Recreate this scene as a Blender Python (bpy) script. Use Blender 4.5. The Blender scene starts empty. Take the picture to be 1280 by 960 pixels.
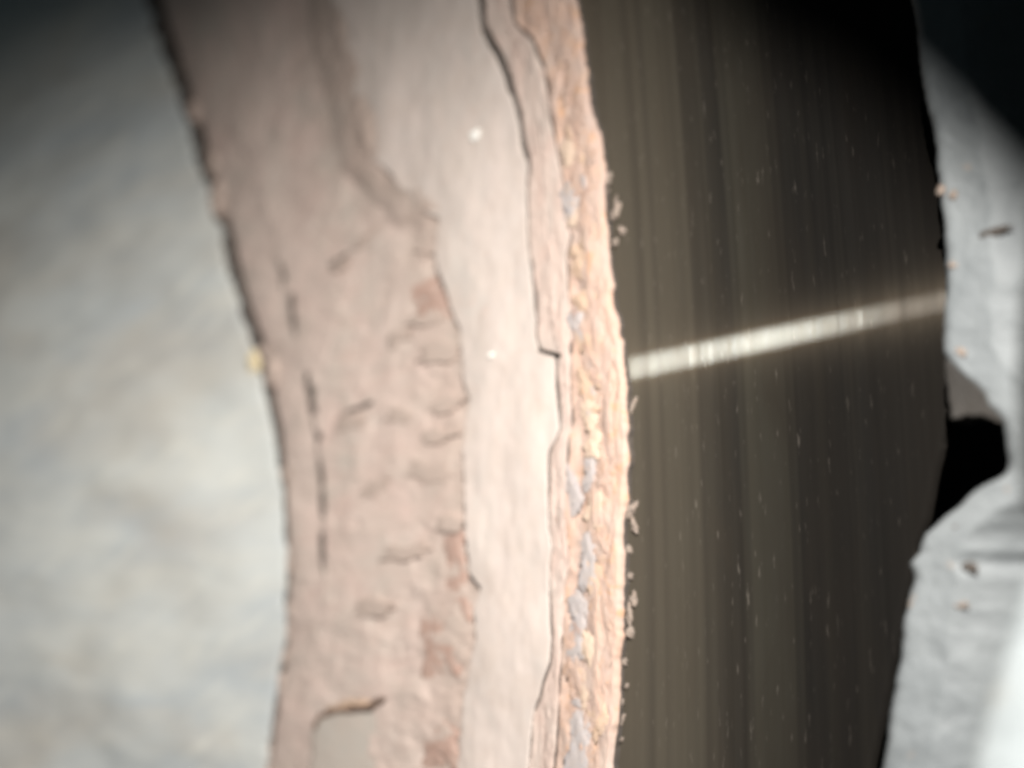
import bpy, math
import numpy as np
from mathutils import Matrix, Vector

# ------------------------------------------------------------------ camera
scene = bpy.context.scene
W, H, F = 1280.0, 960.0, 1280.0 * 50 / 36
CAM = np.array([0.37588642, 0.0, 0.05])
AZ, EL, ROLL = -0.25566903, math.radians(45), 0.007756345
FW = np.array([-math.cos(EL) * math.cos(AZ), -math.cos(EL) * math.sin(AZ), -math.sin(EL)])
r0 = np.cross(FW, [0, 1, 0]); r0 /= np.linalg.norm(r0)
u0 = np.cross(r0, FW)
RT = math.cos(ROLL) * r0 + math.sin(ROLL) * u0
UP = -math.sin(ROLL) * r0 + math.cos(ROLL) * u0
cd = bpy.data.cameras.new('camera')
cam = bpy.data.objects.new('camera', cd)
scene.collection.objects.link(cam)
M = Matrix(((RT[0], UP[0], -FW[0], CAM[0]), (RT[1], UP[1], -FW[1], CAM[1]), (RT[2], UP[2], -FW[2], CAM[2]), (0, 0, 0, 1)))
cam.matrix_world = M
cd.lens = 50; cd.sensor_width = 36; cd.sensor_fit = 'HORIZONTAL'
cd.clip_start = 0.0005; cd.clip_end = 5
cd.dof.use_dof = True
cd.dof.focus_distance = 0.0592
cd.dof.aperture_fstop = 24
scene.camera = cam

# ------------------------------------------------------------------ world, lamp, exposure
world = bpy.data.worlds.new('World'); scene.world = world
world.use_nodes = True
bg = world.node_tree.nodes['Background']
bg.inputs[0].default_value = (0.55, 0.72, 0.78, 1); bg.inputs[1].default_value = 0.036
LAMP = Vector((0.3755, 0.0275, 0.047))
AIM = Vector((0.3150, -0.0105, 0.0))
ld = bpy.data.lights.new('torch', 'SPOT')
ld.energy = 0.56; ld.spot_size = math.radians(80); ld.spot_blend = 1.0
ld.shadow_soft_size = 0.0004; ld.color = (1.0, 0.965, 0.915)
lamp = bpy.data.objects.new('torch', ld); scene.collection.objects.link(lamp)
lamp.location = LAMP
lamp.rotation_euler = (AIM - LAMP).to_track_quat('-Z', 'Y').to_euler()
scene.view_settings.view_transform = 'Standard'
scene.view_settings.look = 'None'
scene.view_settings.exposure = 0
scene.view_settings.gamma = 1
scene.cycles.filter_width = 3.0

# ------------------------------------------------------------------ helpers
def at(pts, z):
    """pixels of the 1280x960 photograph -> points on the plane z (world metres)"""
    p = np.atleast_2d(np.array(pts, float))
    d = ((p[:, 0] - W / 2) / F)[:, None] * RT + (-(p[:, 1] - H / 2) / F)[:, None] * UP + FW
    t = (z - CAM[2]) / d[:, 2]
    return CAM + t[:, None] * d

def polar(pts, z):
    q = at(pts, z)
    ph = np.arctan2(q[:, 1], q[:, 0]); r = np.hypot(q[:, 0], q[:, 1])
    o = np.argsort(ph)
    return ph[o], r[o]

def rcurve(pts, z):
    ph, r = polar(pts, z)
    return lambda a: np.interp(a, ph, r)

def _h(ix, iy, s):
    n = (ix.astype(np.int64) * 374761393 + iy.astype(np.int64) * 668265263 + s * 1442695041) & 0x7fffffff
    n = ((n ^ (n >> 13)) * 1274126177) & 0x7fffffff
    n = (n ^ (n >> 16)) & 0xffff
    return n / 32767.5 - 1.0

def vnoise(x, y, s=0):
    x, y = np.broadcast_arrays(np.asarray(x, float), np.asarray(y, float))
    ix = np.floor(x); iy = np.floor(y); fx = x - ix; fy = y - iy
    fx = fx * fx * fx * (fx * (fx * 6 - 15) + 10); fy = fy * fy * fy * (fy * (fy * 6 - 15) + 10)
    a = _h(ix, iy, s); b = _h(ix + 1, iy, s); c = _h(ix, iy + 1, s); d = _h(ix + 1, iy + 1, s)
    return (a * (1 - fx) + b * fx) * (1 - fy) + (c * (1 - fx) + d * fx) * fy

def fbm(x, y, s=0, oct=5, g=0.5):
    t = 0; amp = 1.0
    for k in range(oct):
        t = t + amp * vnoise(x * 2 ** k + 17.3 * k, y * 2 ** k - 9.1 * k, s + k)
        amp *= g
    return t

R0 = 0.33
mm = 0.001

def rows(lo=-2.6, hi=6.4, step=0.0125):
    mid = np.arange(lo, hi, step)
    a = []; x = lo; d = step
    while x > -180: d *= 1.35; x -= min(d, 5); a.append(x)
    b = []; x = hi; d = step
    while x < 180 - 1e-6: d *= 1.35; x += min(d, 5); b.append(min(x, 180 - 1e-6))
    a = [v for v in a if v > -179.9]
    return np.radians(np.concatenate([[-180 + 1e-6], a[::-1], mid, b]))

def grid_obj(name, V, UVm, mat, parent=None, smooth=True, skirt=0, across=None):
    n, m = V.shape[:2]
    me = bpy.data.meshes.new(name)
    idx = np.arange(n * m).reshape(n, m)
    q = np.stack([idx[:-1, :-1], idx[:-1, 1:], idx[1:, 1:], idx[1:, :-1]], -1).reshape(-1, 4)
    me.vertices.add(n * m); me.vertices.foreach_set('co', V.reshape(-1).astype(np.float32))
    me.loops.add(q.size); me.loops.foreach_set('vertex_index', q.reshape(-1).astype(np.int32))
    me.polygons.add(len(q)); me.polygons.foreach_set('loop_start', (np.arange(len(q)) * 4).astype(np.int32))
    me.polygons.foreach_set('loop_total', np.full(len(q), 4, np.int32))
    me.polygons.foreach_set('use_smooth', np.full(len(q), smooth))
    me.update(calc_edges=True)
    uv = me.uv_layers.new(name='polar')
    uv.data.foreach_set('uv', UVm.reshape(-1, 2)[q.reshape(-1)].reshape(-1).astype(np.float32))
    if across is not None:
        u2 = me.uv_layers.new(name='across')
        u2.data.foreach_set('uv', across.reshape(-1, 2)[q.reshape(-1)].reshape(-1).astype(np.float32))
        me.uv_layers['polar'].active_render = True
    me.materials.append(mat)
    if skirt:
        me.materials.append(M_JOINT)  # edge walls coloured dark to stand for the shade in the gaps
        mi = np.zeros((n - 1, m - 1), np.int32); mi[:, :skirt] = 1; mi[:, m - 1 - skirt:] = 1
        me.polygons.foreach_set('material_index', mi.reshape(-1))
    me.validate()
    o = bpy.data.objects.new(name, me); scene.collection.objects.link(o)
    if parent: o.parent = parent
    return o

def tag(o, label, cat, group=None):
    o['label'] = label; o['category'] = cat
    if group: o['group'] = group

def empty(name, loc, label, cat):
    o = bpy.data.objects.new(name, None); scene.collection.objects.link(o)
    o.location = loc; o.empty_display_size = 0.005; tag(o, label, cat); return o

def strip(name, PH, left, right, ztop, zbase, ncol, mat, parent, edge=0.12, edger=None, hfun=None, rag=(0.0, 0.0), seed=0, twist=None, octr=5):
    """a curved layer between the radii left(phi) and right(phi): rounded edges, side walls down to zbase"""
    if edger is None: edger = edge
    vmm = PH * R0 * 1000
    L = left(PH) + mm * rag[0] * fbm(vmm * 1.1, 0 * vmm + 3.3, seed, 5, 0.6)
    Rr = right(PH) + mm * rag[1] * fbm(vmm * 1.1, 0 * vmm + 8.7, seed + 9, octr, 0.55)
    Rr = np.maximum(Rr, L + 0.02 * mm)
    wd = (Rr - L)[:, None]
    s = np.linspace(0, 1, ncol)[None, :]
    r = L[:, None] + wd * s
    um = r * 1000; vm = np.repeat(vmm[:, None], ncol, 1)
    z = np.broadcast_to(np.asarray(ztop(PH[:, None], r) if callable(ztop) else ztop, float), r.shape).copy()
    if hfun is not None: z = z + hfun(um, vm, s)
    def rnd(dist, e):
        x = np.clip(dist / e, 0, 1); return e * (1 - np.sqrt(np.clip(1 - (1 - x) ** 2, 0, 1)))
    if edge > 0: z = z - mm * rnd((r - L[:, None]) * 1000, edge)
    if edger > 0: z = z - mm * rnd((Rr[:, None] - r) * 1000, edger)
    cols_r = []; cols_z = []
    jl = 0.05 * mm * fbm(vm[:, :1] * 3, vm[:, :1] * 0 + 1.7, seed + 31, 3)
    if zbase is not None:
        for k in (1.0, 0.5):
            cols_r.append(L[:, None] + jl * k + 0.00002 * k); cols_z.append(z[:, :1] * (1 - k) + zbase * k)
    cols_r.append(r); cols_z.append(z)
    if zbase is not None:
        for k in (0.5, 1.0):
            cols_r.append(Rr[:, None] + jl * k - 0.00002 * k); cols_z.append(z[:, -1:] * (1 - k) + zbase * k)
    r = np.concatenate(cols_r, 1); z = np.concatenate(cols_z, 1)
    V = np.stack([r * np.cos(PH)[:, None], r * np.sin(PH)[:, None], z], -1)
    vv = np.repeat(vmm[:, None], r.shape[1], 1)
    if twist is not None: vv = vv + twist(r * 1000)
    uv = np.stack([r * 1000, vv], -1)
    ac = np.stack([(r - L[:, None]) * 1000, (Rr[:, None] - r) * 1000], -1)
    return grid_obj(name, V, uv, mat, parent, skirt=2 if zbase is not None else 0, across=ac)

# ------------------------------------------------------------------ materials (mostly own colours
class NT:
    def __init__(s, name):
        s.m = bpy.data.materials.new(name); s.m.use_nodes = True
        s.t = s.m.node_tree; s.n = s.t.nodes; s.n.clear()
        s.out = s.n.new('ShaderNodeOutputMaterial')
        s.uv = s.n.new('ShaderNodeUVMap'); s.uv.uv_map = 'polar'
    def link(s, a, b): s.t.links.new(a, b)
    def coords(s, su, sv, obj=False):
        mp = s.n.new('ShaderNodeMapping')
        if obj:
            tc = s.n.new('ShaderNodeTexCoord'); s.link(tc.outputs['Object'], mp.inputs[0]); mp.inputs['Scale'].default_value = (su, su, su)
        else:
            s.link(s.uv.outputs[0], mp.inputs[0]); mp.inputs['Scale'].default_value = (su, sv, 1)
        return mp.outputs[0]
    def noise(s, su, sv, detail=5, rough=0.6, lo=0.35, hi=0.65, dist=0.0, off=0, obj=False):
        t = s.n.new('ShaderNodeTexNoise'); t.inputs['Scale'].default_value = 1
        t.inputs['Detail'].default_value = detail; t.inputs['Roughness'].default_value = rough; t.inputs['Distortion'].default_value = dist
        c = s.coords(su, sv, obj)
        if off: c.node.inputs['Location'].default_value = (off, off * 1.7, off * .3)
        s.link(c, t.inputs['Vector'])
        r = s.n.new('ShaderNodeMapRange'); r.inputs[1].default_value = lo; r.inputs[2].default_value = hi
        s.link(t.outputs[0], r.inputs[0]); return r.outputs[0]
    def mix(s, f, a, b):
        m = s.n.new('ShaderNodeMix'); m.data_type = 'RGBA'
        for v, i in ((f, 0), (a, 6), (b, 7)):
            if isinstance(v, (int, float)): m.inputs[i].default_value = v
            elif isinstance(v, tuple): m.inputs[i].default_value = v + (1,)
            else: s.link(v, m.inputs[i])
        return m.outputs[2]
    def math(s, op, a, b=0.0):
        m = s.n.new('ShaderNodeMath'); m.operation = op
        for v, i in ((a, 0), (b, 1)):
            if isinstance(v, (int, float)): m.inputs[i].default_value = v
            else: s.link(v, m.inputs[i])
        return m.outputs[0]
    def bump(s, hgt, dist, strength=1.0, prev=None):
        b = s.n.new('ShaderNodeBump'); b.inputs['Distance'].default_value = dist; b.inputs['Strength'].default_value = strength
        s.link(hgt, b.inputs['Height'])
        if prev is not None: s.link(prev, b.inputs['Normal'])
        return b.outputs[0]
    def pbr(s, col, rough=0.8, spec=0.25, nrm=None, metal=0.0):
        p = s.n.new('ShaderNodeBsdfPrincipled')
        if isinstance(col, tuple): p.inputs['Base Color'].default_value = col + (1,)
        else: s.link(col, p.inputs['Base Color'])
        if isinstance(rough, float): p.inputs['Roughness'].default_value = rough
        else: s.link(rough, p.inputs['Roughness'])
        p.inputs['Specular IOR Level'].default_value = spec; p.inputs['Metallic'].default_value = metal
        if nrm is not None: s.link(nrm, p.inputs['Normal'])
        s.link(p.outputs[0], s.out.inputs[0]); return p

def rust_mat(name, a, b, spots, warm, su=0.5, sv=0.9, bumpd=0.00006, streak=(0.6, 3.0), spotamt=(0.62, 0.72), obj=False, zone=None):
    k = NT(name)
    f1 = k.noise(su, sv, 6, 0.62, 0.33, 0.68, 0.6)
    f2 = k.noise(streak[0], streak[1], 5, 0.65, 0.38, 0.66, 0.3, 5)
    f3 = k.noise(1.1, 0.9, 6, 0.7, spotamt[0], spotamt[1], 0.8, 11)
    c = k.mix(f1, a, b); c = k.mix(k.math('MULTIPLY', f2, 0.45), c, warm); c = k.mix(k.math('MULTIPLY', f3, 0.7), c, spots)
    if zone:
        z1 = k.noise(0.42, 0.035, 4, 0.6, 0.36, 0.62, 0.4, 31); z2 = k.noise(0.5, 0.5, 5, 0.65, 0.45, 0.7, 0.6, 37)
        c = k.mix(k.math('MULTIPLY', z1, 0.55), c, zone[0]); c = k.mix(k.math('MULTIPLY', z2, 0.5), c, zone[1])
        if len(zone) > 2:
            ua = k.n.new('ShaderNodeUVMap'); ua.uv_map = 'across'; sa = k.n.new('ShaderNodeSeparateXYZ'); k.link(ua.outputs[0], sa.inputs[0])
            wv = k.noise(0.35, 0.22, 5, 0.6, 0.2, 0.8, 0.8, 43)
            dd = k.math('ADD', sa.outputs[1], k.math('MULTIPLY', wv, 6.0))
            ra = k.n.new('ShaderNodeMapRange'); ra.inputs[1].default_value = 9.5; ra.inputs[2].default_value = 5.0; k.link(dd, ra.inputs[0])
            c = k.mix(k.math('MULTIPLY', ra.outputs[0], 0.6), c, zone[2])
    n1 = k.noise(streak[0] * 3, streak[1] * 3, 6, 0.7, 0.2, 0.8, 0.2, 3)
    n2 = k.noise(14, 14, 4, 0.7, 0.2, 0.8, 0, 7)
    nr = k.bump(n1, bumpd * 0.5); nr = k.bump(n2, bumpd * 0.12, 0.8, nr)
    k.pbr(c, 0.82, 0.22, nr); return k.m

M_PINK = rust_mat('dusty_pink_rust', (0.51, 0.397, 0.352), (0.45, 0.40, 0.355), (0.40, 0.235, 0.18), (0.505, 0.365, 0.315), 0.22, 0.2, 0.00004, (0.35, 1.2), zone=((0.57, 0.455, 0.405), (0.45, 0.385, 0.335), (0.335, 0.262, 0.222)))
M_FLAKE = rust_mat('lifted_taupe_rust', (0.42, 0.335, 0.29), (0.38, 0.315, 0.275), (0.37, 0.22, 0.165), (0.43, 0.325, 0.28), 2, 2, 0.00003, (1, 3))
M_RED = rust_mat('red_brown_rust', (0.36, 0.235, 0.19), (0.40, 0.295, 0.25), (0.40, 0.22, 0.14), (0.33, 0.22, 0.18), 2, 2, 0.00003, (1, 4))
M_PALE = rust_mat('pale_rust_scale', (0.53, 0.455, 0.415), (0.45, 0.405, 0.37), (0.46, 0.335, 0.285), (0.53, 0.44, 0.395), 0.35, 0.15, 0.000014, (2.6, 1.2), (0.58, 0.76), zone=((0.56, 0.48, 0.44), (0.47, 0.39, 0.34)))
M_LIP = rust_mat('flaking_orange_rust', (0.51, 0.338, 0.258), (0.46, 0.36, 0.305), (0.53, 0.30, 0.165), (0.42, 0.315, 0.285), 1.1, 0.5, 0.00007, (4.0, 0.5), (0.55, 0.66))
M_LIPG = rust_mat('grey_pink_rust_layer', (0.50, 0.38, 0.33), (0.49, 0.42, 0.375), (0.30, 0.21, 0.18), (0.42, 0.31, 0.265), 0.9, 0.4, 0.00006, (3.2, 0.3), (0.6, 0.72))
M_SLAB = rust_mat('grey_green_scale', (0.43, 0.375, 0.33), (0.39, 0.36, 0.325), (0.44, 0.31, 0.24), (0.43, 0.36, 0.315), 0.5, 0.5, 0.00004, (0.5, 1.2), (0.7, 0.8))
M_CRUMB = rust_mat('loose_rust_crumb', (0.22, 0.18, 0.15), (0.27, 0.23, 0.20), (0.25, 0.13, 0.07), (0.36, 0.26, 0.2), 3, 3, 0.00004, (3, 3))
M_YEL = rust_mat('yellow_ochre_rust', (0.54, 0.42, 0.315), (0.50, 0.39, 0.32), (0.52, 0.32, 0.2), (0.54, 0.39, 0.295), 3, 3, 0.00003, (3, 3))
M_ORG = rust_mat('bright_orange_rust', (0.50, 0.35, 0.25), (0.49, 0.38, 0.30), (0.5, 0.27, 0.15), (0.54, 0.36, 0.25), 3, 3, 0.00003, (3, 3))
M_BLU = rust_mat('blue_grey_oxide', (0.36, 0.335, 0.335), (0.42, 0.355, 0.32), (0.38, 0.27, 0.22), (0.35, 0.325, 0.335), 3, 3, 0.00003, (3, 3))

k = NT('brushed_grey_hub_metal')
f1 = k.noise(0.07, 0.11, 4, 0.55, 0.38, 0.62, 0.8)
f2 = k.noise(0.10, 0.32, 5, 0.6, 0.36, 0.66, 0.9, 4)
mp1 = k.n.new('ShaderNodeMapping'); k.link(k.uv.outputs[0], mp1.inputs[0]); mp1.inputs['Rotation'].default_value = (0, 0, math.radians(-38))
mp2 = k.n.new('ShaderNodeMapping'); k.link(mp1.outputs[0], mp2.inputs[0]); mp2.inputs['Scale'].default_value = (0.16, 0.85, 1)
t4 = k.n.new('ShaderNodeTexNoise'); t4.inputs['Scale'].default_value = 1; t4.inputs['Detail'].default_value = 3; k.link(mp2.outputs[0], t4.inputs['Vector'])
r4 = k.n.new('ShaderNodeMapRange'); r4.inputs[1].default_value = 0.56; r4.inputs[2].default_value = 0.72; k.link(t4.outputs[0], r4.inputs[0])
f3 = k.noise(0.07, 0.12, 3, 0.5, 0.5, 0.68, 0.4, 9)
c = k.mix(f1, (0.495, 0.513, 0.50), (0.39, 0.418, 0.43))
c = k.mix(k.math('MULTIPLY', f2, 0.5), c, (0.56, 0.55, 0.50))
c = k.mix(k.math('MULTIPLY', f3, 0.4), c, (0.40, 0.35, 0.29))
c = k.mix(k.math('MULTIPLY', r4.outputs[0], 0.42), c, (0.64, 0.63, 0.57))
n1 = k.noise(0.25, 0.9, 5, 0.6, 0.2, 0.8, 0.8, 2)
k.pbr(c, 0.62, 0.35, k.bump(n1, 0.00004))
M_HAT = k.m

k = NT('grooved_worn_steel')
b1 = k.noise(0.55, 0.003, 3, 0.65, 0.44, 0.56, 0, 1)
b2 = k.noise(3.2, 0.06, 4, 0.7, 0.3, 0.7, 0.15, 6)
b3 = k.noise(9.0, 0.3, 4, 0.6, 0.35, 0.7, 0, 12)
d1 = k.noise(5.0, 0.8, 3, 0.6, 0.63, 0.74, 0, 20)
pt = k.noise(0.5, 0.12, 4, 0.6, 0.35, 0.7, 0.5, 25)
c = k.mix(b1, (0.037, 0.0335, 0.0255), (0.0125, 0.0118, 0.0104))
c = k.mix(k.math('MULTIPLY', b2, 0.3), c, (0.042, 0.039, 0.034))
c = k.mix(k.math('MULTIPLY', pt, 0.55), c, (0.026, 0.021, 0.016))
c = k.mix(k.math('MULTIPLY', d1, 0.5), c, (0.16, 0.14, 0.12))
sx = k.n.new('ShaderNodeSeparateXYZ'); k.link(k.uv.outputs[0], sx.inputs[0])
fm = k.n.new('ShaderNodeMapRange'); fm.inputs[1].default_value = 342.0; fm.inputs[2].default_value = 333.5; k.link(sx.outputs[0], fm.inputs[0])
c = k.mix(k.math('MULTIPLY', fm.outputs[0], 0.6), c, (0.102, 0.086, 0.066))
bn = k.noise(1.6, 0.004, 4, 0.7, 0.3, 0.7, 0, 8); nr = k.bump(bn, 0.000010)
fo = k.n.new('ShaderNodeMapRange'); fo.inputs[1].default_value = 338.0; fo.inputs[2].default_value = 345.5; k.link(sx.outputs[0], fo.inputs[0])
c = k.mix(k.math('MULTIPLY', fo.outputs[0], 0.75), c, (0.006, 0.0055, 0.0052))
df = k.n.new('ShaderNodeBsdfDiffuse'); k.link(c, df.inputs[0]); k.link(nr, df.inputs['Normal'])
tg = k.n.new('ShaderNodeTangent'); tg.direction_type = 'UV_MAP'; tg.uv_map = 'polar'
def aniso(a, rough, col):
    g = k.n.new('ShaderNodeBsdfAnisotropic'); g.distribution = 'GGX'
    g.inputs['Roughness'].default_value = rough; g.inputs['Anisotropy'].default_value = a
    if isinstance(col, tuple): g.inputs[0].default_value = col + (1,)
    else: k.link(col, g.inputs[0])
    k.link(tg.outputs[0], g.inputs['Tangent']); return g
fh = k.n.new('ShaderNodeMapRange'); fh.inputs[1].default_value = 342.5; fh.inputs[2].default_value = 349.0; k.link(sx.outputs[0], fh.inputs[0])  # outward fading of the glint is put into the gloss tint
sh = k.mix(b3, (0.34, 0.42, 0.43), (0.78, 0.95, 1.0))
sh = k.mix(fh.outputs[0], sh, (0.07, 0.075, 0.075))
g1 = aniso(-0.965, 0.10, sh)
g3 = aniso(-0.93, 0.17, k.mix(fh.outputs[0], (0.75, 0.46, 0.2), (0.1, 0.06, 0.03)))  # amber lobe imitates the coloured fringe around the glint
g2 = aniso(-0.8, 0.26, (0.62, 0.5, 0.36))
mx = k.n.new('ShaderNodeMixShader'); mx.inputs[0].default_value = 0.0065
k.link(df.outputs[0], mx.inputs[1]); k.link(g2.outputs[0], mx.inputs[2])
mx2 = k.n.new('ShaderNodeMixShader'); mx2.inputs[0].default_value = 0.026
k.link(mx.outputs[0], mx2.inputs[1]); k.link(g1.outputs[0], mx2.inputs[2])
mx3 = k.n.new('ShaderNodeMixShader'); mx3.inputs[0].default_value = 0.006
k.link(mx2.outputs[0], mx3.inputs[1]); k.link(g3.outputs[0], mx3.inputs[2])
k.link(mx3.outputs[0], k.out.inputs[0])
M_FACE = k.m

def cast_mat(name, a, b, spot, rough=0.6, obj_s=120.0):
    k = NT(name)
    f1 = k.noise(obj_s, 0, 5, 0.6, 0.35, 0.65, 0.4, 0, True)
    f2 = k.noise(obj_s * 4, 0, 4, 0.6, 0.66, 0.74, 0.4, 3, True)
    n = k.noise(obj_s * 12, 0, 5, 0.65, 0.2, 0.8, 0, 5, True)
    c = k.mix(f1, a, b); c = k.mix(k.math('MULTIPLY', f2, 0.6), c, spot)
    k.pbr(c, rough, 0.35, k.bump(n, 0.00006)); return k.m
M_BRK = cast_mat('grey_cast_iron', (0.185, 0.198, 0.202), (0.13, 0.142, 0.148), (0.36, 0.23, 0.14))
M_ARM = cast_mat('brown_grey_iron', (0.034, 0.030, 0.026), (0.024, 0.022, 0.02), (0.07, 0.045, 0.03))
M_HSG = cast_mat('pale_cast_aluminium', (0.40, 0.425, 0.43), (0.35, 0.385, 0.395), (0.47, 0.43, 0.35), 0.45)
M_JOINT = rust_mat('shaded_crevice_rust', (0.10, 0.085, 0.075), (0.07, 0.062, 0.056), (0.16, 0.1, 0.06), (0.1, 0.08, 0.065))  # dark rust tone that paints in the shade of gaps and pits
M_RIM = rust_mat('dark_oxidised_rim', (0.018, 0.016, 0.015), (0.012, 0.011, 0.010), (0.04, 0.03, 0.02), (0.02, 0.017, 0.015))
M_DARK = cast_mat('black_underseal', (0.012, 0.013, 0.013), (0.008, 0.008, 0.008), (0.02, 0.02, 0.02), 0.9, 20)
k = NT('white_speck'); k.pbr((0.82, 0.81, 0.77), 0.5, 0.4); M_WHITE = k.m
k = NT('yellow_speck'); k.pbr(k.mix(k.noise(2, 2), (0.66, 0.56, 0.33), (0.6, 0.5, 0.36)), 0.6, 0.4); M_BRASS = k.m

# ------------------------------------------------------------------ the disc's outlines, read off in the photograph
cA = [(193,0),(203,34),(222,87),(237,131),(259,201),(272,252),(285,299),(292,337),(306,380),(317,417),(329,461),(343,538),(349,589),(352,636),(354,657),(356,694),(354,741),(353,798),(346,842),(339,882),(331,942),(322,990)]
cB = [(415,0),(420,44),(437,101),(447,151),(460,195),(489,218),(497,235),(514,242),(521,262),(548,272),(544,302),(543,320),(546,340),(556,367),(561,387),(573,411),(575,448),(578,478),(585,495),(583,521),(578,555),(578,605),(581,636),(583,674),(586,717),(598,734),(591,764),(593,801),(585,828),(578,868),(573,909),(568,956),(560,1000)]
cD = [(596,-30),(601,0),(605,37),(622,67),(633,94),(645,131),(652,175),(659,202),(657,242),(659,316),(664,337),(669,377),(669,421),(674,438),(695,444),(694,471),(697,505),(699,535),(692,552),(685,565),(685,632),(685,660),(690,684),(685,707),(687,748),(689,784),(687,828),(679,855),(665,895),(662,942),(658,1000)]
cM = [(620,-30),(626,0),(634,37),(648,67),(660,94),(668,131),(674,175),(680,202),(682,242),(684,316),(686,337),(688,377),(690,421),(700,444),(702,471),(704,505),(706,535),(701,552),(696,565),(695,632),(696,660),(700,684),(698,707),(696,748),(695,784),(693,828),(688,855),(679,895),(676,942),(670,1000)]
cE2 = [(632,-30),(638,0),(642,27),(665,50),(679,84),(685,117),(689,154),(697,201),(704,232),(702,262),(712,295),(706,320),(709,357),(713,400),(712,471),(714,521),(709,572),(706,622),(707,667),(711,707),(704,741),(702,791),(700,841),(696,909),(692,959),(688,1000)]
cC = [(710,-30),(716,0),(727,67),(738,134),(749,202),(754,269),(758,337),(765,387),(773,431),(779,488),(781,538),(781,575),(779,622),(776,657),(775,724),(773,774),(770,825),(767,902),(762,959),(757,1000)]
cR = [(1194,380),(1189,464),(1181,528),(1172,562),(1162,605),(1154,650),(1142,680),(1122,780),(1085,960)]

Z_PINK, Z_PALE, Z_LIP = 0.20 * mm, 0.62 * mm, 0.60 * mm
PH = rows()
fA = rcurve(cA, 0.3 * mm)
fB = rcurve(cB, Z_PALE); fD = rcurve(cD, Z_PALE)
fDl = rcurve(cD, Z_LIP); fM = rcurve(cM, Z_LIP); fE = rcurve(cE2, Z_LIP); fC = rcurve(cC, Z_LIP)
fC0 = rcurve(cC, 0.0)
_fR0 = rcurve(cR, -0.1 * mm)
fR = lambda a: _fR0(a) + 0.22 * mm

# ------------------------------------------------------------------ setting
dk = bpy.data.meshes.new('dark_backdrop')
n = 24
G = np.zeros((n, n, 3))
for i in range(n):
    for j in range(n):
        x = -0.45 + 1.05 * i / (n - 1); y = -0.5 + 1.0 * j / (n - 1)
        G[i, j] = (x, y, -0.06 + 0.03 * (max(0, x - 0.40) / 0.2) ** 2)
bk = grid_obj('dark_backdrop', G, G[..., :2] * 1000, M_DARK); bk['kind'] = 'structure'

# ------------------------------------------------------------------ brake disc
disc = empty('brake_disc', (0, 0, -0.012), 'rusty worn brake disc with grooved dark face and flaking pale rust bands', 'brake disc')
def into(o):
    o.matrix_parent_inverse = Matrix.Translation((0, 0, 0.012)); return o

# grooved friction face and rim
def face_h(u, v, s):
    return mm * (0.014 * vnoise(u * 1.3, u * 0 + v * 0.004, 41) + 0.008 * vnoise(u * 3.1, u * 0 + v * 0.008, 42) + 0.002 * vnoise(u * 8, v * 0.03, 43)) - 0.02 * mm
TW = lambda u: 0.0 * u
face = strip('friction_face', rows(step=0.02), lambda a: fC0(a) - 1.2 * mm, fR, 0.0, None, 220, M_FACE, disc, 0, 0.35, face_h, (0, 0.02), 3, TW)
into(face)
pr = rows(step=0.04)
zz = np.array([-0.35, -0.6, -1.5, -3, -5, -7, -9, -10.0]) * mm
rr = np.array([0.0, -0.1, -1.2, -3, -5.2, -7.4, -9.6, -10.8]) * mm
rr = fR(pr)[:, None] + rr[None, :]
V = np.stack([rr * np.cos(pr)[:, None], rr * np.sin(pr)[:, None], np.repeat(zz[None, :], len(pr), 0)], -1)
into(grid_obj('rim', V, np.stack([np.repeat(zz[None] * 1000, len(pr), 0), np.repeat(pr[:, None] * 350, len(zz), 1)], -1), M_RIM, disc))

# pink rusted flange between hub and pale band, with a faint step running along it
cI = [(252,90),(275,125),(300,175),(325,230),(345,320),(358,370),(375,430),(385,480),(394,530),(401,580),(405,640),(405,720),(403,760)]
fI = rcurve(cI, Z_PINK)
PTOP = polar([(540, 275)], Z_PALE)[0][0]
def pink_h(u, v, s):
    phi = v / (R0 * 1000)
    h = 0.07 * fbm(u * 0.30, v * 0.3, 51, 3, 0.5) + 0.016 * fbm(u * 0.55, v * 1.5, 57, 4, 0.5) + 0.003 * fbm(u * 5, v * 6, 60, 3)
    # ragged undercut towards the pale band
    db = (fB(phi) * 1000 - u)
    h = h - 0.17 * np.clip(1 - np.abs(db - 0.1) / 1.3, 0, 1) * (0.6 + 0.5 * fbm(u * 0.9, v * 1.1, 63, 4))
    up_ = np.clip((phi - PTOP) / 0.004 + 0.5, 0, 1)
    h = h + 0.50 * up_ * np.clip(1 - np.abs(db + 0.3) / 3.0, 0, 1) ** 0.8
    di = u - fI(phi) * 1000 + 0.08 * fbm(v * 1.3, u * 0 + 2, 66, 4)
    m = np.clip((vnoise(v * 0.5, u * 0, 68) + 0.65) * 1.4, 0, 1)
    h = h - 0.22 * np.exp(-np.clip(u - fA(phi) * 1000, 0, 9) / 0.8)
    h = h + 0.10 * m * np.clip(di / 0.10 + 0.5, 0, 1) * np.exp(-np.clip(di, 0, 9) / 1.5)
    # terraces: sheets of scale that have lifted off
    t = fbm(u * 0.30, v * 0.55, 71, 5, 0.6)
    h = h + 0.026 * (np.tanh((t - 0.25) * 10) + np.tanh((t + 0.45) * 10))
    return mm * h
into(strip('rusted_flange', PH, lambda a: fA(a) + 0.15 * mm, lambda a: fB(a) + 1.5 * mm, Z_PINK, -1.6 * mm, 250, M_PINK, disc, 0.25, 0, pink_h, (0.07, 0), 5))

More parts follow.
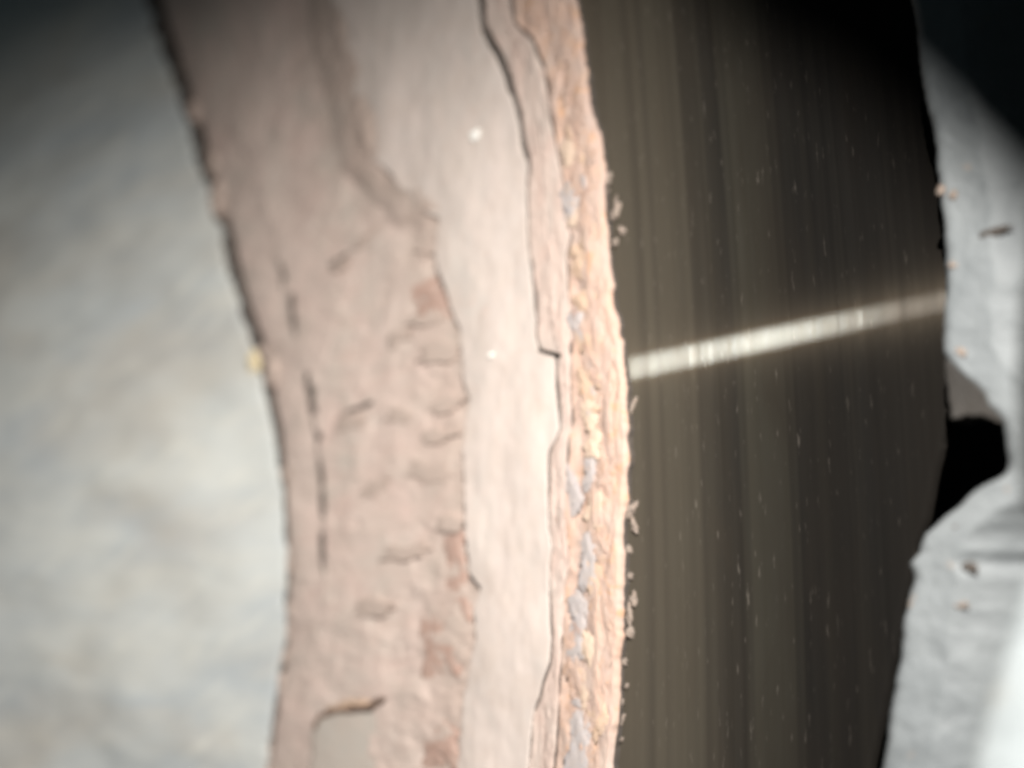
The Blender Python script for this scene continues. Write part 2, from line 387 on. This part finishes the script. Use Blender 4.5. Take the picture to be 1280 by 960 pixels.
_ap, _ar = polar([(193,0),(237,131),(285,299),(329,461),(343,538),(351,636),(354,741),(346,842),(331,942)], 0.0)
def gapA(a):
    b = np.interp(a, _ap, np.array([0.60, 0.56, 0.50, 0.36, 0.25, 0.16, 0.15, 0.13, 0.10])[::-1])
    return mm * np.clip(b * (1 + 0.55 * fbm(a * 330 * 0.9, a * 0 + 4.4, 77, 3, 0.5)), 0.05, 1.2)
# grey hub: a wall rising away from the flange
HUBZ = lambda a: mm * np.interp(a, _ap, np.array([0.72, 0.70, 0.62, 0.50, 0.40, 0.30, 0.24, 0.18, 0.1])[::-1])
def hub_z(phi, r):
    d = np.clip(fA(phi) - 0.20 * mm - r, 0, 1)
    return HUBZ(phi) + 0.30 * np.minimum(d, 0.04)
def hub_h(u, v, s):
    d = 1 - s
    return mm * (0.22 * fbm(u * 0.12, v * 0.2, 81, 3) + 0.018 * fbm(u * 0.30, v * 0.9, 84, 3, 0.5)) * np.clip(0.25 + d * 12, 0, 1)
phh = rows(-4, 13, 0.03)
into(strip('hub', phh, lambda a: fA(a) - 75 * mm, lambda a: fA(a) + 0.15 * mm - gapA(a), hub_z, None, 320, M_HAT, disc, 0, 0.10, hub_h, (0, 0.12), 7))
# dark bottom of the joint
jt = strip('hub_joint', rows(-3,12,step=0.02), lambda a: fA(a) - 1.2 * mm, lambda a: fA(a) + 1.2 * mm, -0.9 * mm, None, 14, M_PINK, disc, 0, 0, lambda u, v, s: (HUBZ(v / 330) + 0.75 * mm) * np.clip(1.5 * fbm(v * 0.42, u * 0.5, 91, 4) + np.interp(v / 330, _ap, np.linspace(0.35, -0.55, len(_ap))), 0, 1), (0, 0), 8)
into(jt)
wallr = rows(-3,12,step=0.05)
Vw = np.stack([np.stack([(fA(wallr) + 0.12 * mm - gapA(wallr) - k * 0.2 * mm) * np.cos(wallr), (fA(wallr) + 0.12 * mm - gapA(wallr) - k * 0.2 * mm) * np.sin(wallr), HUBZ(wallr) - 0.2 * mm - k * 1.8 * mm], -1) for k in (0, 0.5, 1)], 1)
into(grid_obj('hub_edge', Vw, np.stack([np.repeat(np.arange(3)[None], len(wallr), 0), np.repeat(wallr[:, None] * 330, 3, 1)], -1), M_JOINT, disc))  # hub wall darkened so the joint reads as shaded

# pale plate of scale
def pale_h(u, v, s):
    return mm * (0.10 * fbm(u * 0.25, v * 0.2, 101, 4) + 0.007 * fbm(u * 2.2, v * 0.6, 104, 4, 0.5) + 0.05 * np.sin(np.pi * s))
_gp, _gr = polar([(601,0),(640,110),(652,175),(657,242),(664,337),(672,434),(677,439),(692,443),(695,450),(697,505),(690,600),(688,760),(662,950)], Z_PALE)
_gv = [0.46, 0.40, 0.32, 0.18, 0.12, 0.08, 0.55, 0.60, 0.16, 0.16, 0.04, 0.05, 0.04][::-1]
def gapD(a):
    return np.interp(a, _gp, _gv) * mm
o = strip('rust_plate', PH, fB, lambda a: fD(a) - gapD(a) * 0.5, Z_PALE, -0.2 * mm, 140, M_PALE, disc, 0.12, 0.06, pale_h, (0.09, 0.06), 11)
o['label'] = 'smooth pale plate of rust scale with ragged edges'; into(o)

# lip: layered rust along the friction face
def lay_h(a, b, sd):
    return lambda u, v, s: mm * (a * fbm(u * 1.2, v * 0.35, sd, 5, 0.6) + b * fbm(u * 5, v * 2.2, sd + 7, 4, 0.6))
into(strip('rust_layer', PH, lambda a: fDl(a) + gapD(a) * 0.5, lambda a: fM(a) - 0.02 * mm, Z_LIP - 0.05 * mm, -0.2 * mm, 30, M_LIPG, disc, 0.07, 0.07, lay_h(0.05, 0.02, 111), (0.02, 0.05), 12))
into(strip('rust_layer', PH, lambda a: fM(a) + 0.02 * mm, lambda a: fE(a) - gapD(a) * 0.22, Z_LIP + 0.02 * mm, -0.2 * mm, 30, M_LIPG, disc, 0.07, 0.08, lay_h(0.05, 0.025, 121), (0.05, 0.04), 14))
def lip_h(u, v, s):
    return mm * (0.09 * fbm(u * 1.1, v * 0.5, 131, 4, 0.5) + 0.022 * fbm(u * 3.4, v * 2.0, 138, 5, 0.6) - 0.07 * np.clip(1 - np.abs(vnoise(u * 1.6 + vnoise(v * .5, u * 0, 140) * .8, v * 0.12, 139)) / 0.12, 0, 1) - 0.10 * np.exp(-((s - 0.22) / 0.16) ** 2) * (1 + fbm(v * 0.8, u * 0, 144, 3)))
o = strip('rust_lip', PH, lambda a: fE(a) + gapD(a) * 0.22, fC, Z_LIP, -0.1 * mm, 80, M_LIP, disc, 0.08, 0.30, lip_h, (0.05, 0.12), 16, octr=3)
o['label'] = 'flaking orange rust lip beside the dark face'; into(o)

# small lumps: shared meshes
def blob_mesh(name, seed, mat, flat=0.45, sub=2, el=1.0, fr=1.3):
    import bmesh
    bm = bmesh.new(); bmesh.ops.create_icosphere(bm, subdivisions=sub, radius=1.0)
    for v in bm.verts:
        c = v.co; n_ = float(fbm(np.array([c.x * fr + c.z]), np.array([c.y * fr - c.z * .7]), seed, 4, 0.6)[0])
        v.co = Vector((c.x * (1 + .5 * n_), c.y * el * (1 + .5 * n_), c.z * flat * (1 + .6 * n_)))
    for f in bm.faces: f.smooth = True
    uvl = bm.loops.layers.uv.new('polar')
    for f in bm.faces:
        for l in f.loops: l[uvl].uv = (l.vert.co.x + seed, l.vert.co.y + seed * .3)
    me = bpy.data.meshes.new(name); bm.to_mesh(me); bm.free(); me.materials.append(mat); return me
rng = np.random.default_rng(5)
PXMM = 1 / 25.0   # millimetres per photograph pixel, near the lip
def put(name, me, px, z, sx, sy, rot=0.0, label=None, tilt=0.0, parent=disc):
    q = at([px], z)[0]; ph = math.atan2(q[1], q[0])
    o = bpy.data.objects.new(name, me); scene.collection.objects.link(o)
    o.matrix_world = Matrix.Identity(4)
    if parent: o.parent = parent; o.matrix_parent_inverse = Matrix.Translation((0, 0, 0.012))
    o.location = q; o.rotation_euler = (tilt, 0, ph + rot)
    o.scale = (sx * mm, sy * mm, min(sx, sy) * mm)
    if label: o['label'] = label
    return o
nod = {c: [blob_mesh('rust_nodule', 200 + 7 * i + j * 31, m, 0.35, 4, 1.0, 2.6) for j in range(3)] for i, (c, m) in enumerate((('b', M_BLU), ('y', M_YEL), ('o', M_ORG), ('p', M_LIP), ('r', M_RED)))}
for i, (x, y, w, h, c) in enumerate([
        (722,405,9,16,'b'),(716,612,9,20,'b'),(735,700,10,22,'b'),(723,765,10,18,'b'),(721,802,9,18,'b'),(722,930,13,26,'b'),(712,254,9,20,'b'),(738,590,7,16,'b'),
        (711,192,8,14,'y'),(737,520,8,16,'y'),(742,556,8,14,'y'),(733,866,8,16,'y'),(716,272,7,9,'y'),(745,640,10,18,'y'),(737,812,9,18,'y'),
        (733,480,9,16,'o'),(737,420,10,18,'o'),(728,380,8,14,'o'),(742,725,9,16,'o'),(727,330,8,16,'o'),(748,905,9,18,'o'),(735,300,8,16,'o'),
        (740,450,9,16,'p'),(755,600,9,18,'p'),(752,760,9,20,'p'),(726,150,8,18,'p'),(712,110,8,18,'p'),(738,255,9,16,'p'),(752,680,9,18,'p'),(750,850,9,22,'p'),(718,840,8,20,'p'),(705,60,8,16,'p')]):
    put('rust_nodule', nod[c][i % 3], (x, y), Z_LIP - 0.045 * mm, w * 0.052, h * 0.045, rng.uniform(-.25, .25)).scale[2] = 0.20 * mm
for i in range(34):
    y_ = rng.uniform(20, 950); x_ = np.interp(y_, [p[1] for p in cE2], [p[0] for p in cE2]); w_ = np.interp(y_, [p[1] for p in cC], [p[0] for p in cC]) - x_
    put('rust_nodule', nod['bopopr'[i % 6]][i % 3], (x_ + w_ * rng.uniform(.12, .8), y_), Z_LIP - 0.035 * mm, rng.uniform(.10, .28), rng.uniform(.15, .42), rng.uniform(-.4, .4)).scale[2] = 0.16 * mm
crm = [blob_mesh('rust_crumb', 300 + 13 * j, M_CRUMB, 0.8, 3, 1.2, 2.0) for j in range(4)]
for i, (x, y, s) in enumerate([(757,195,5),(762,222,6),(770,246,5),(768,268,9),(776,285,7),(772,298,6),(766,240,4),(790,518,8),(786,578,7),(783,600,6),(791,640,7),(794,662,7),(790,690,6),(786,722,7),(789,748,7),(785,772,8),(783,796,7),(778,832,6),(781,858,5),(773,900,6),(779,930,5),(784,560,5),(779,640,6),(783,705,6),(776,790,7),(772,870,7)]):
    put('rust_crumb', crm[i % 4], (x - 1 + 5 * rng.uniform(-1, 1), y + 6 * rng.uniform(-1, 1)), 0.05 * mm, s * 0.026 * rng.uniform(.6, 1.4), s * 0.022 * rng.uniform(.7, 2.2), rng.uniform(-.8, .8))

# flakes lifted off the pink flange
def flake_mesh(name, seed, mat):
    rg = np.random.default_rng(seed); n = 44
    a = np.linspace(0, 2 * np.pi, n, endpoint=False)
    rad = 1 + 0.42 * fbm(np.cos(a) * 1.8 + seed, np.sin(a) * 1.8, seed, 5, 0.7)
    vs = [(0, 0, 1.15)]; fs = []
    for s, z in ((0.55, 1.1), (0.92, 1.0), (1.0, 0.75), (0.98, -1.5)):
        for i in range(n): vs.append((rad[i] * s * math.cos(a[i]), rad[i] * s * math.sin(a[i]), z + 0.12 * rg.normal() * (s < .95)))
    for i in range(n): fs.append((0, 1 + i, 1 + (i + 1) % n))
    for k_ in range(3):
        for i in range(n): fs.append((1 + k_ * n + i, 1 + (k_ + 1) * n + i, 1 + (k_ + 1) * n + (i + 1) % n, 1 + k_ * n + (i + 1) % n))
    me = bpy.data.meshes.new(name); me.from_pydata(vs, [], fs); uv = me.uv_layers.new(name='polar')
    for l in me.loops: uv.data[l.index].uv = (vs[l.vertex_index][0] + seed, vs[l.vertex_index][1])
    for p in me.polygons: p.use_smooth = len(p.vertices) == 3 or p.index < 3 * n
    me.materials.append(mat); return me
flk = [flake_mesh('rust_flake', 400 + 11 * j, M_FLAKE) for j in range(5)]
for i, (x, y, w, h, z) in enumerate([(548,440,26,12,.35),(440,525,24,12,.3),(425,332,12,7,.3),(560,505,22,11,.3),(535,590,24,12,.3),(562,655,16,9,.3),(500,420,18,10,.3),(470,610,20,9,.25),(545,545,20,10,.3),(505,690,26,10,.3),(465,760,24,10,.3),(470,190,14,9,.3),(535,300,14,20,.3),(455,300,16,8,.25),(530,400,22,7,.3),(500,520,18,8,.3)]):
    q = at([(x, y)], 0)[0]
    o = put('rust_flake', flk[i % 5], (x, y), (z - 0.02) * mm, w * 0.062, h * 0.044, rng.uniform(-.3, .3), None, rng.uniform(-.1, .06))
    o.scale[2] = 0.08 * mm
M_CRV = rust_mat('brown_crevice_shade', (0.17, 0.12, 0.095), (0.22, 0.14, 0.10), (0.3, 0.15, 0.08), (0.2, 0.14, 0.11))
crw = [blob_mesh('crevice_shade', 651 + 9 * j, M_CRV, 0.5, 3, 1.0, 2.2) for j in range(2)]
crv = [blob_mesh('crevice_shade', 611 + 9 * j, M_JOINT, 0.5, 3, 1.0, 2.2) for j in range(2)]
# loose lower slab of scale
def plate(name, pts, z, th, mat, parent, label=None, jit=0.03, seed=0, tilt=0.0):
    P = at(pts, z)[:, :2]; out = []
    for a_, b_ in zip(P, np.roll(P, -1, 0)):
        n_ = max(2, int(np.linalg.norm(b_ - a_) / (0.12 * mm)))
        for t in range(n_): out.append(a_ + (b_ - a_) * t / n_)
    P = np.array(out); n_ = len(P); ce = P.mean(0)
    P = P + jit * mm * np.stack([fbm(P[:, 0] * 3000, P[:, 1] * 3000, seed, 4), fbm(P[:, 0] * 3000, P[:, 1] * 3000, seed + 5, 4)], 1)
    rings = [(1.0, -th), (1.0, -0.08 * mm), (0.985, 0.0)] + [(s, 0.0) for s in (0.9, 0.75, 0.55, 0.3)]
    vs = []
    for s, dz in rings:
        Q = ce + (P - ce) * s
        rq = np.hypot(Q[:, 0], Q[:, 1]); rp = np.hypot(P[:, 0], P[:, 1])
        zz_ = z + dz - tilt * mm * ((rq - rp.min()) / np.ptp(rp)) ** 2 + mm * 0.022 * fbm(Q[:, 0] * 900, Q[:, 1] * 900, seed + 9, 5) * (dz > -th * .9)
        vs += [(a_, b_, c_) for (a_, b_), c_ in zip(Q, zz_)]
    vs.append((ce[0], ce[1], z - tilt * mm * 0.3))
    fs = []
    for k_ in range(len(rings) - 1):
        for i in range(n_):
            j = (i + 1) % n_; fs.append((k_ * n_ + i, k_ * n_ + j, (k_ + 1) * n_ + j, (k_ + 1) * n_ + i))
    b0 = (len(rings) - 1) * n_
    for i in range(n_): fs.append((b0 + i, b0 + (i + 1) % n_, len(vs) - 1))
    me = bpy.data.meshes.new(name); me.from_pydata(vs, [], fs)
    uv = me.uv_layers.new(name='polar')
    for l in me.loops:
        c_ = vs[l.vertex_index]; uv.data[l.index].uv = (math.hypot(c_[0], c_[1]) * 1000, math.atan2(c_[1], c_[0]) * 330)
    for p in me.polygons: p.use_smooth = True
    me.materials.append(mat); me.update()
    import bmesh
    bm = bmesh.new(); bm.from_mesh(me); bmesh.ops.recalc_face_normals(bm, faces=bm.faces); bm.to_mesh(me); bm.free()
    o = bpy.data.objects.new(name, me); scene.collection.objects.link(o)
    if parent: o.parent = parent
    if label: o['label'] = label
    return o
into(plate('scale_slab', [(390,912),(398,898),(412,891),(432,888),(455,884),(472,876),(484,884),(488,920),(484,960),(482,1010),(392,1010),(386,960)], 0.48 * mm, 0.7 * mm, M_SLAB, disc, 'grey slab of scale with a lifted upper edge', 0.10, 5, 0.42))

for x, y, w, h, c in ((448,880,22,5,'o'),(425,886,16,4,'o'),(548,392,26,34,'r'),(552,802,26,40,'r'),(552,930,26,30,'r'),(526,366,30,16,'r'),(574,745,16,30,'r'),(570,690,14,30,'r')):
    put('rust_nodule', nod[c][1], (x, y), (0.145 if c == 'r' else 0.30) * mm, w * 0.05, h * 0.04, 0).scale[2] = 0.24 * mm
for x, y, w, h in ((386,478,4,16),(391,505,5,22),(397,540,5,18),(401,590,4,26),(404,632,4,18),(404,690,4,26),(303,170,4,26),(318,212,4,26),(352,335,4,26),(366,390,4,26),(423,325,12,3),(445,512,22,4),(262,152,0,0)):
    if w: put('crevice_shade', crv[(x + y) % 2], (x, y), 0.235 * mm, w * 0.055, h * 0.042, 0.15).scale[2] = 0.05 * mm  # flat dark blobs painting the shade of cracks along the flange
for x, y, w, h, ro in ((397,902,9,6,.9),(410,893,14,5,.35),(430,889,16,4,.1),(450,886,16,4,.1),(468,879,14,4,.35)):
    put('crevice_shade', crw[x % 2], (x, y), 0.45 * mm, w * 0.05, h * 0.036, ro).scale[2] = 0.08 * mm  # brown blobs painting the shadow line on the slab's upper edge
# specks lying on the disc
sp = put('dust_speck', flake_mesh('dust_speck', 501, M_WHITE), (594, 168), 0.78 * mm, 0.29, 0.22, 0.6, None, 0, None); sp.scale[2] = 0.06 * mm
tag(sp, 'larger square white speck stuck on the pale rust near the top', 'speck', 'white specks on the pale rust')
sp = put('dust_speck', flake_mesh('dust_speck', 502, M_WHITE), (613, 444), 0.75 * mm, 0.12, 0.10, 0.6, None, 0, None); sp.scale[2] = 0.05 * mm
tag(sp, 'tiny white speck in the middle of the pale rust plate', 'speck', 'white specks on the pale rust')
sp = put('yellow_chip', blob_mesh('yellow_chip', 77, M_BRASS, 0.6, 3, 1.0), (318, 452), 0.55 * mm, 0.40, 0.75, 0.1, None, 0, None)
tag(sp, 'yellow chip lodged in the dark joint at the grey hub edge', 'chip')

# ------------------------------------------------------------------ caliper bracket over the disc's edge
def casting(name, edge, z, zb, width, ncol, prof, mat, parent, er=0.7, seed=0, rag=0.10, y0=-330, y1=1900, ny=560):
    ys = np.linspace(y0, y1, ny); e = np.array(edge, float)
    xl = np.interp(ys, e[:, 1], e[:, 0])
    base = at(np.stack([xl, ys], 1), z)
    far = at(np.stack([xl + 100, ys], 1), z)
    dirv = far - base; dirv /= np.linalg.norm(dirv, axis=1)[:, None]
    # common inward direction so that rows stay parallel
    dirv = np.repeat(dirv.mean(0)[None], ny, 0); dirv /= np.linalg.norm(dirv, axis=1)[:, None]
    al = np.concatenate([[0], np.cumsum(np.linalg.norm(np.diff(base, axis=0), axis=1))]) * 1000
    s = np.linspace(0, 1, ncol) ** 1.6 * width
    V = []
    jit = rag * fbm(al * 0.9, al * 0, seed, 5, 0.6)
    for k_ in (1.0, 0.75, 0.5, 0.25):
        zc = z - er * mm - k_ * (z - er * mm - zb)
        V.append(np.stack([base[:, 0] + dirv[:, 0] * (jit + 0.15 * k_) * mm, base[:, 1] + dirv[:, 1] * (jit + 0.15 * k_) * mm, 0 * ys + zc], -1))
    for sv in s:
        x = np.clip(sv / er, 0, 1); drop = er * (1 - math.sqrt(max(0, 1 - (1 - x) ** 2)))
        hh = z + mm * (-drop + prof(sv, al) + 0.10 * fbm(al * 0.35, sv * 0.35 + 0 * al, seed + 3, 5, 0.55))
        V.append(np.stack([base[:, 0] + dirv[:, 0] * (jit + sv) * mm, base[:, 1] + dirv[:, 1] * (jit + sv) * mm, hh], -1))
    V = np.stack(V, 1)
    uv = np.stack([np.repeat(np.arange(V.shape[1])[None] * .1, ny, 0), np.repeat(al[:, None], V.shape[1], 1)], -1)
    o = grid_obj(name, V, uv, mat, parent); return o

brk = empty('caliper_bracket', tuple(at([(1300, 560)], 0.0)[0]), 'grey cast caliper bracket with a dark notch over the disc edge', 'bracket')
LB = Matrix.Translation(-brk.location)
edge_b = [(1120,-330),(1135,0),(1150,100),(1156,150),(1163,200),(1170,260),(1175,330),(1175,400),(1176,440),(1184,458),(1200,475),(1216,490),(1226,505),(1238,517),(1250,530),(1254,548),(1254,575),(1248,594),(1225,606),(1205,620),(1190,634),(1172,648),(1160,657),(1148,668),(1143,690),(1130,704),(1134,722),(1132,740),(1126,780),(1122,820),(1114,870),(1100,940),(1090,985),(1060,1330),(960,1900)]
def prof_b(sv, al): return -0.55 * max(0, sv - 1.9) ** 1.25
o = casting('bracket_body', edge_b, 3.6 * mm, 2.3 * mm, 9.0, 90, prof_b, M_BRK, brk, 0.55, 601, 0.06); o.matrix_parent_inverse = LB
o = plate('inner_arm', [(1181,446),(1200,460),(1226,486),(1256,516),(1264,532),(1248,528),(1226,519),(1205,519),(1190,524),(1184,490)], 3.45 * mm, 1.4 * mm, M_ARM, brk, None, 0.05, 15); o.matrix_parent_inverse = LB

hsg = empty('caliper_housing', tuple(at([(1300, 900)], 6 * mm)[0]), 'pale out of focus caliper housing close to the lens at lower right', 'caliper')
LH = Matrix.Translation(-hsg.location)
edge_h = [(1420,380),(1330,560),(1278,690),(1252,760),(1232,820),(1212,880),(1196,940),(1184,990),(1150,1330),(1050,1900)]
o = casting('housing_body', edge_h, 13.0 * mm, 3.0 * mm, 9.0, 60, lambda sv, al: 0.35 * min(sv, 2.0), M_HSG, hsg, 1.3, 701, 0.05, 380, 1900, 320); o.matrix_parent_inverse = LH

M_SHADE = cast_mat('dark_green_shade', (0.012, 0.0145, 0.014), (0.009, 0.011, 0.0105), (0.03, 0.03, 0.028), 0.6)
o = casting('shade_strip', [(1300,-330),(1290,150),(1272,280),(1262,360),(1258,450),(1258,540),(1264,610),(1284,655),(1320,690),(1420,760)], 15.0 * mm, 2.0 * mm, 9.0, 60, lambda sv, al: 0.5 * min(sv, 1.5), M_SHADE, hsg, 1.2, 751, 0.04, -330, 745, 240); o.matrix_parent_inverse = LH  # dark strip standing in for shade on the bracket's right side
for x, y, w, h, nm, m in ((1177,237,7,7,'rust_spot',M_CRUMB),(1192,243,6,6,'rust_spot',M_CRUMB),(1192,330,7,5,'rust_spot',M_CRUMB),(1240,291,22,6,'pit_shade',M_JOINT),(1210,709,15,7,'pit_shade',M_JOINT),(1200,440,7,8,'rust_spot',M_CRUMB),(1203,757,9,5,'rust_spot',M_CRUMB),(1258,612,6,5,'rust_spot',M_CRUMB),(1198,661,9,5,'pit_shade',M_JOINT)):  # rust spots, plus dark blobs standing in for shaded pits
    o = put(nm, blob_mesh(nm, int(x) % 50 + 900, m, 0.5, 2), (x, y), 3.55 * mm, w * 0.024, h * 0.024, 0, None, 0, brk); o.matrix_parent_inverse = LB; o.scale[2] = 0.10 * mm
SA = Vector((0.3306, 0.0375, 0.0)); SB = Vector((0.3560, 0.0106, 0.0036))   # where the shadow edge of the added light blocker falls
def _e(k_): return LAMP + 0.145 * (SA + (SB - SA) * k_ - LAMP)
E0 = _e(-0.5); E1 = _e(1.5)
def blocker():  # unseen bar added out of frame to shade the upper right
    import bmesh
    bm = bmesh.new(); n_ = 48; prev = None
    d = E1 - E0; out = Vector((0.61, 0.79, 0.0)); upv = Vector((0, 0, 1))
    sec = [(0.0, -1.2), (0.0, 1.2), (0.8, 2.2), (2.5, 2.8), (24, 3.4), (25, 2.4), (25, -2.6), (24, -3.4), (2.5, -2.8), (0.8, -2.2)]
    for i in range(n_):
        t = -0.9 + 3.0 * i / (n_ - 1); c_ = E0 + d * t
        w = float(fbm(np.array([t * 7.0]), np.array([0.3]), 801, 4, 0.6)[0]) * 0.25
        ring = [bm.verts.new(c_ + out * ((a_ + w) * mm) + upv * ((b_ - 2.0) * mm)) for a_, b_ in sec]
        if prev:
            for j in range(len(sec)): bm.faces.new((prev[j], prev[(j + 1) % len(sec)], ring[(j + 1) % len(sec)], ring[j]))
        else: bm.faces.new(ring[::-1])
        prev = ring
    bm.faces.new(prev); bmesh.ops.recalc_face_normals(bm, faces=bm.faces)
    me = bpy.data.meshes.new('light_blocker'); bm.to_mesh(me); bm.free(); me.materials.append(M_ARM)
    for p in me.polygons: p.use_smooth = True
    o = bpy.data.objects.new('light_blocker', me); scene.collection.objects.link(o); o.parent = hsg; o.matrix_parent_inverse = LH
blocker()
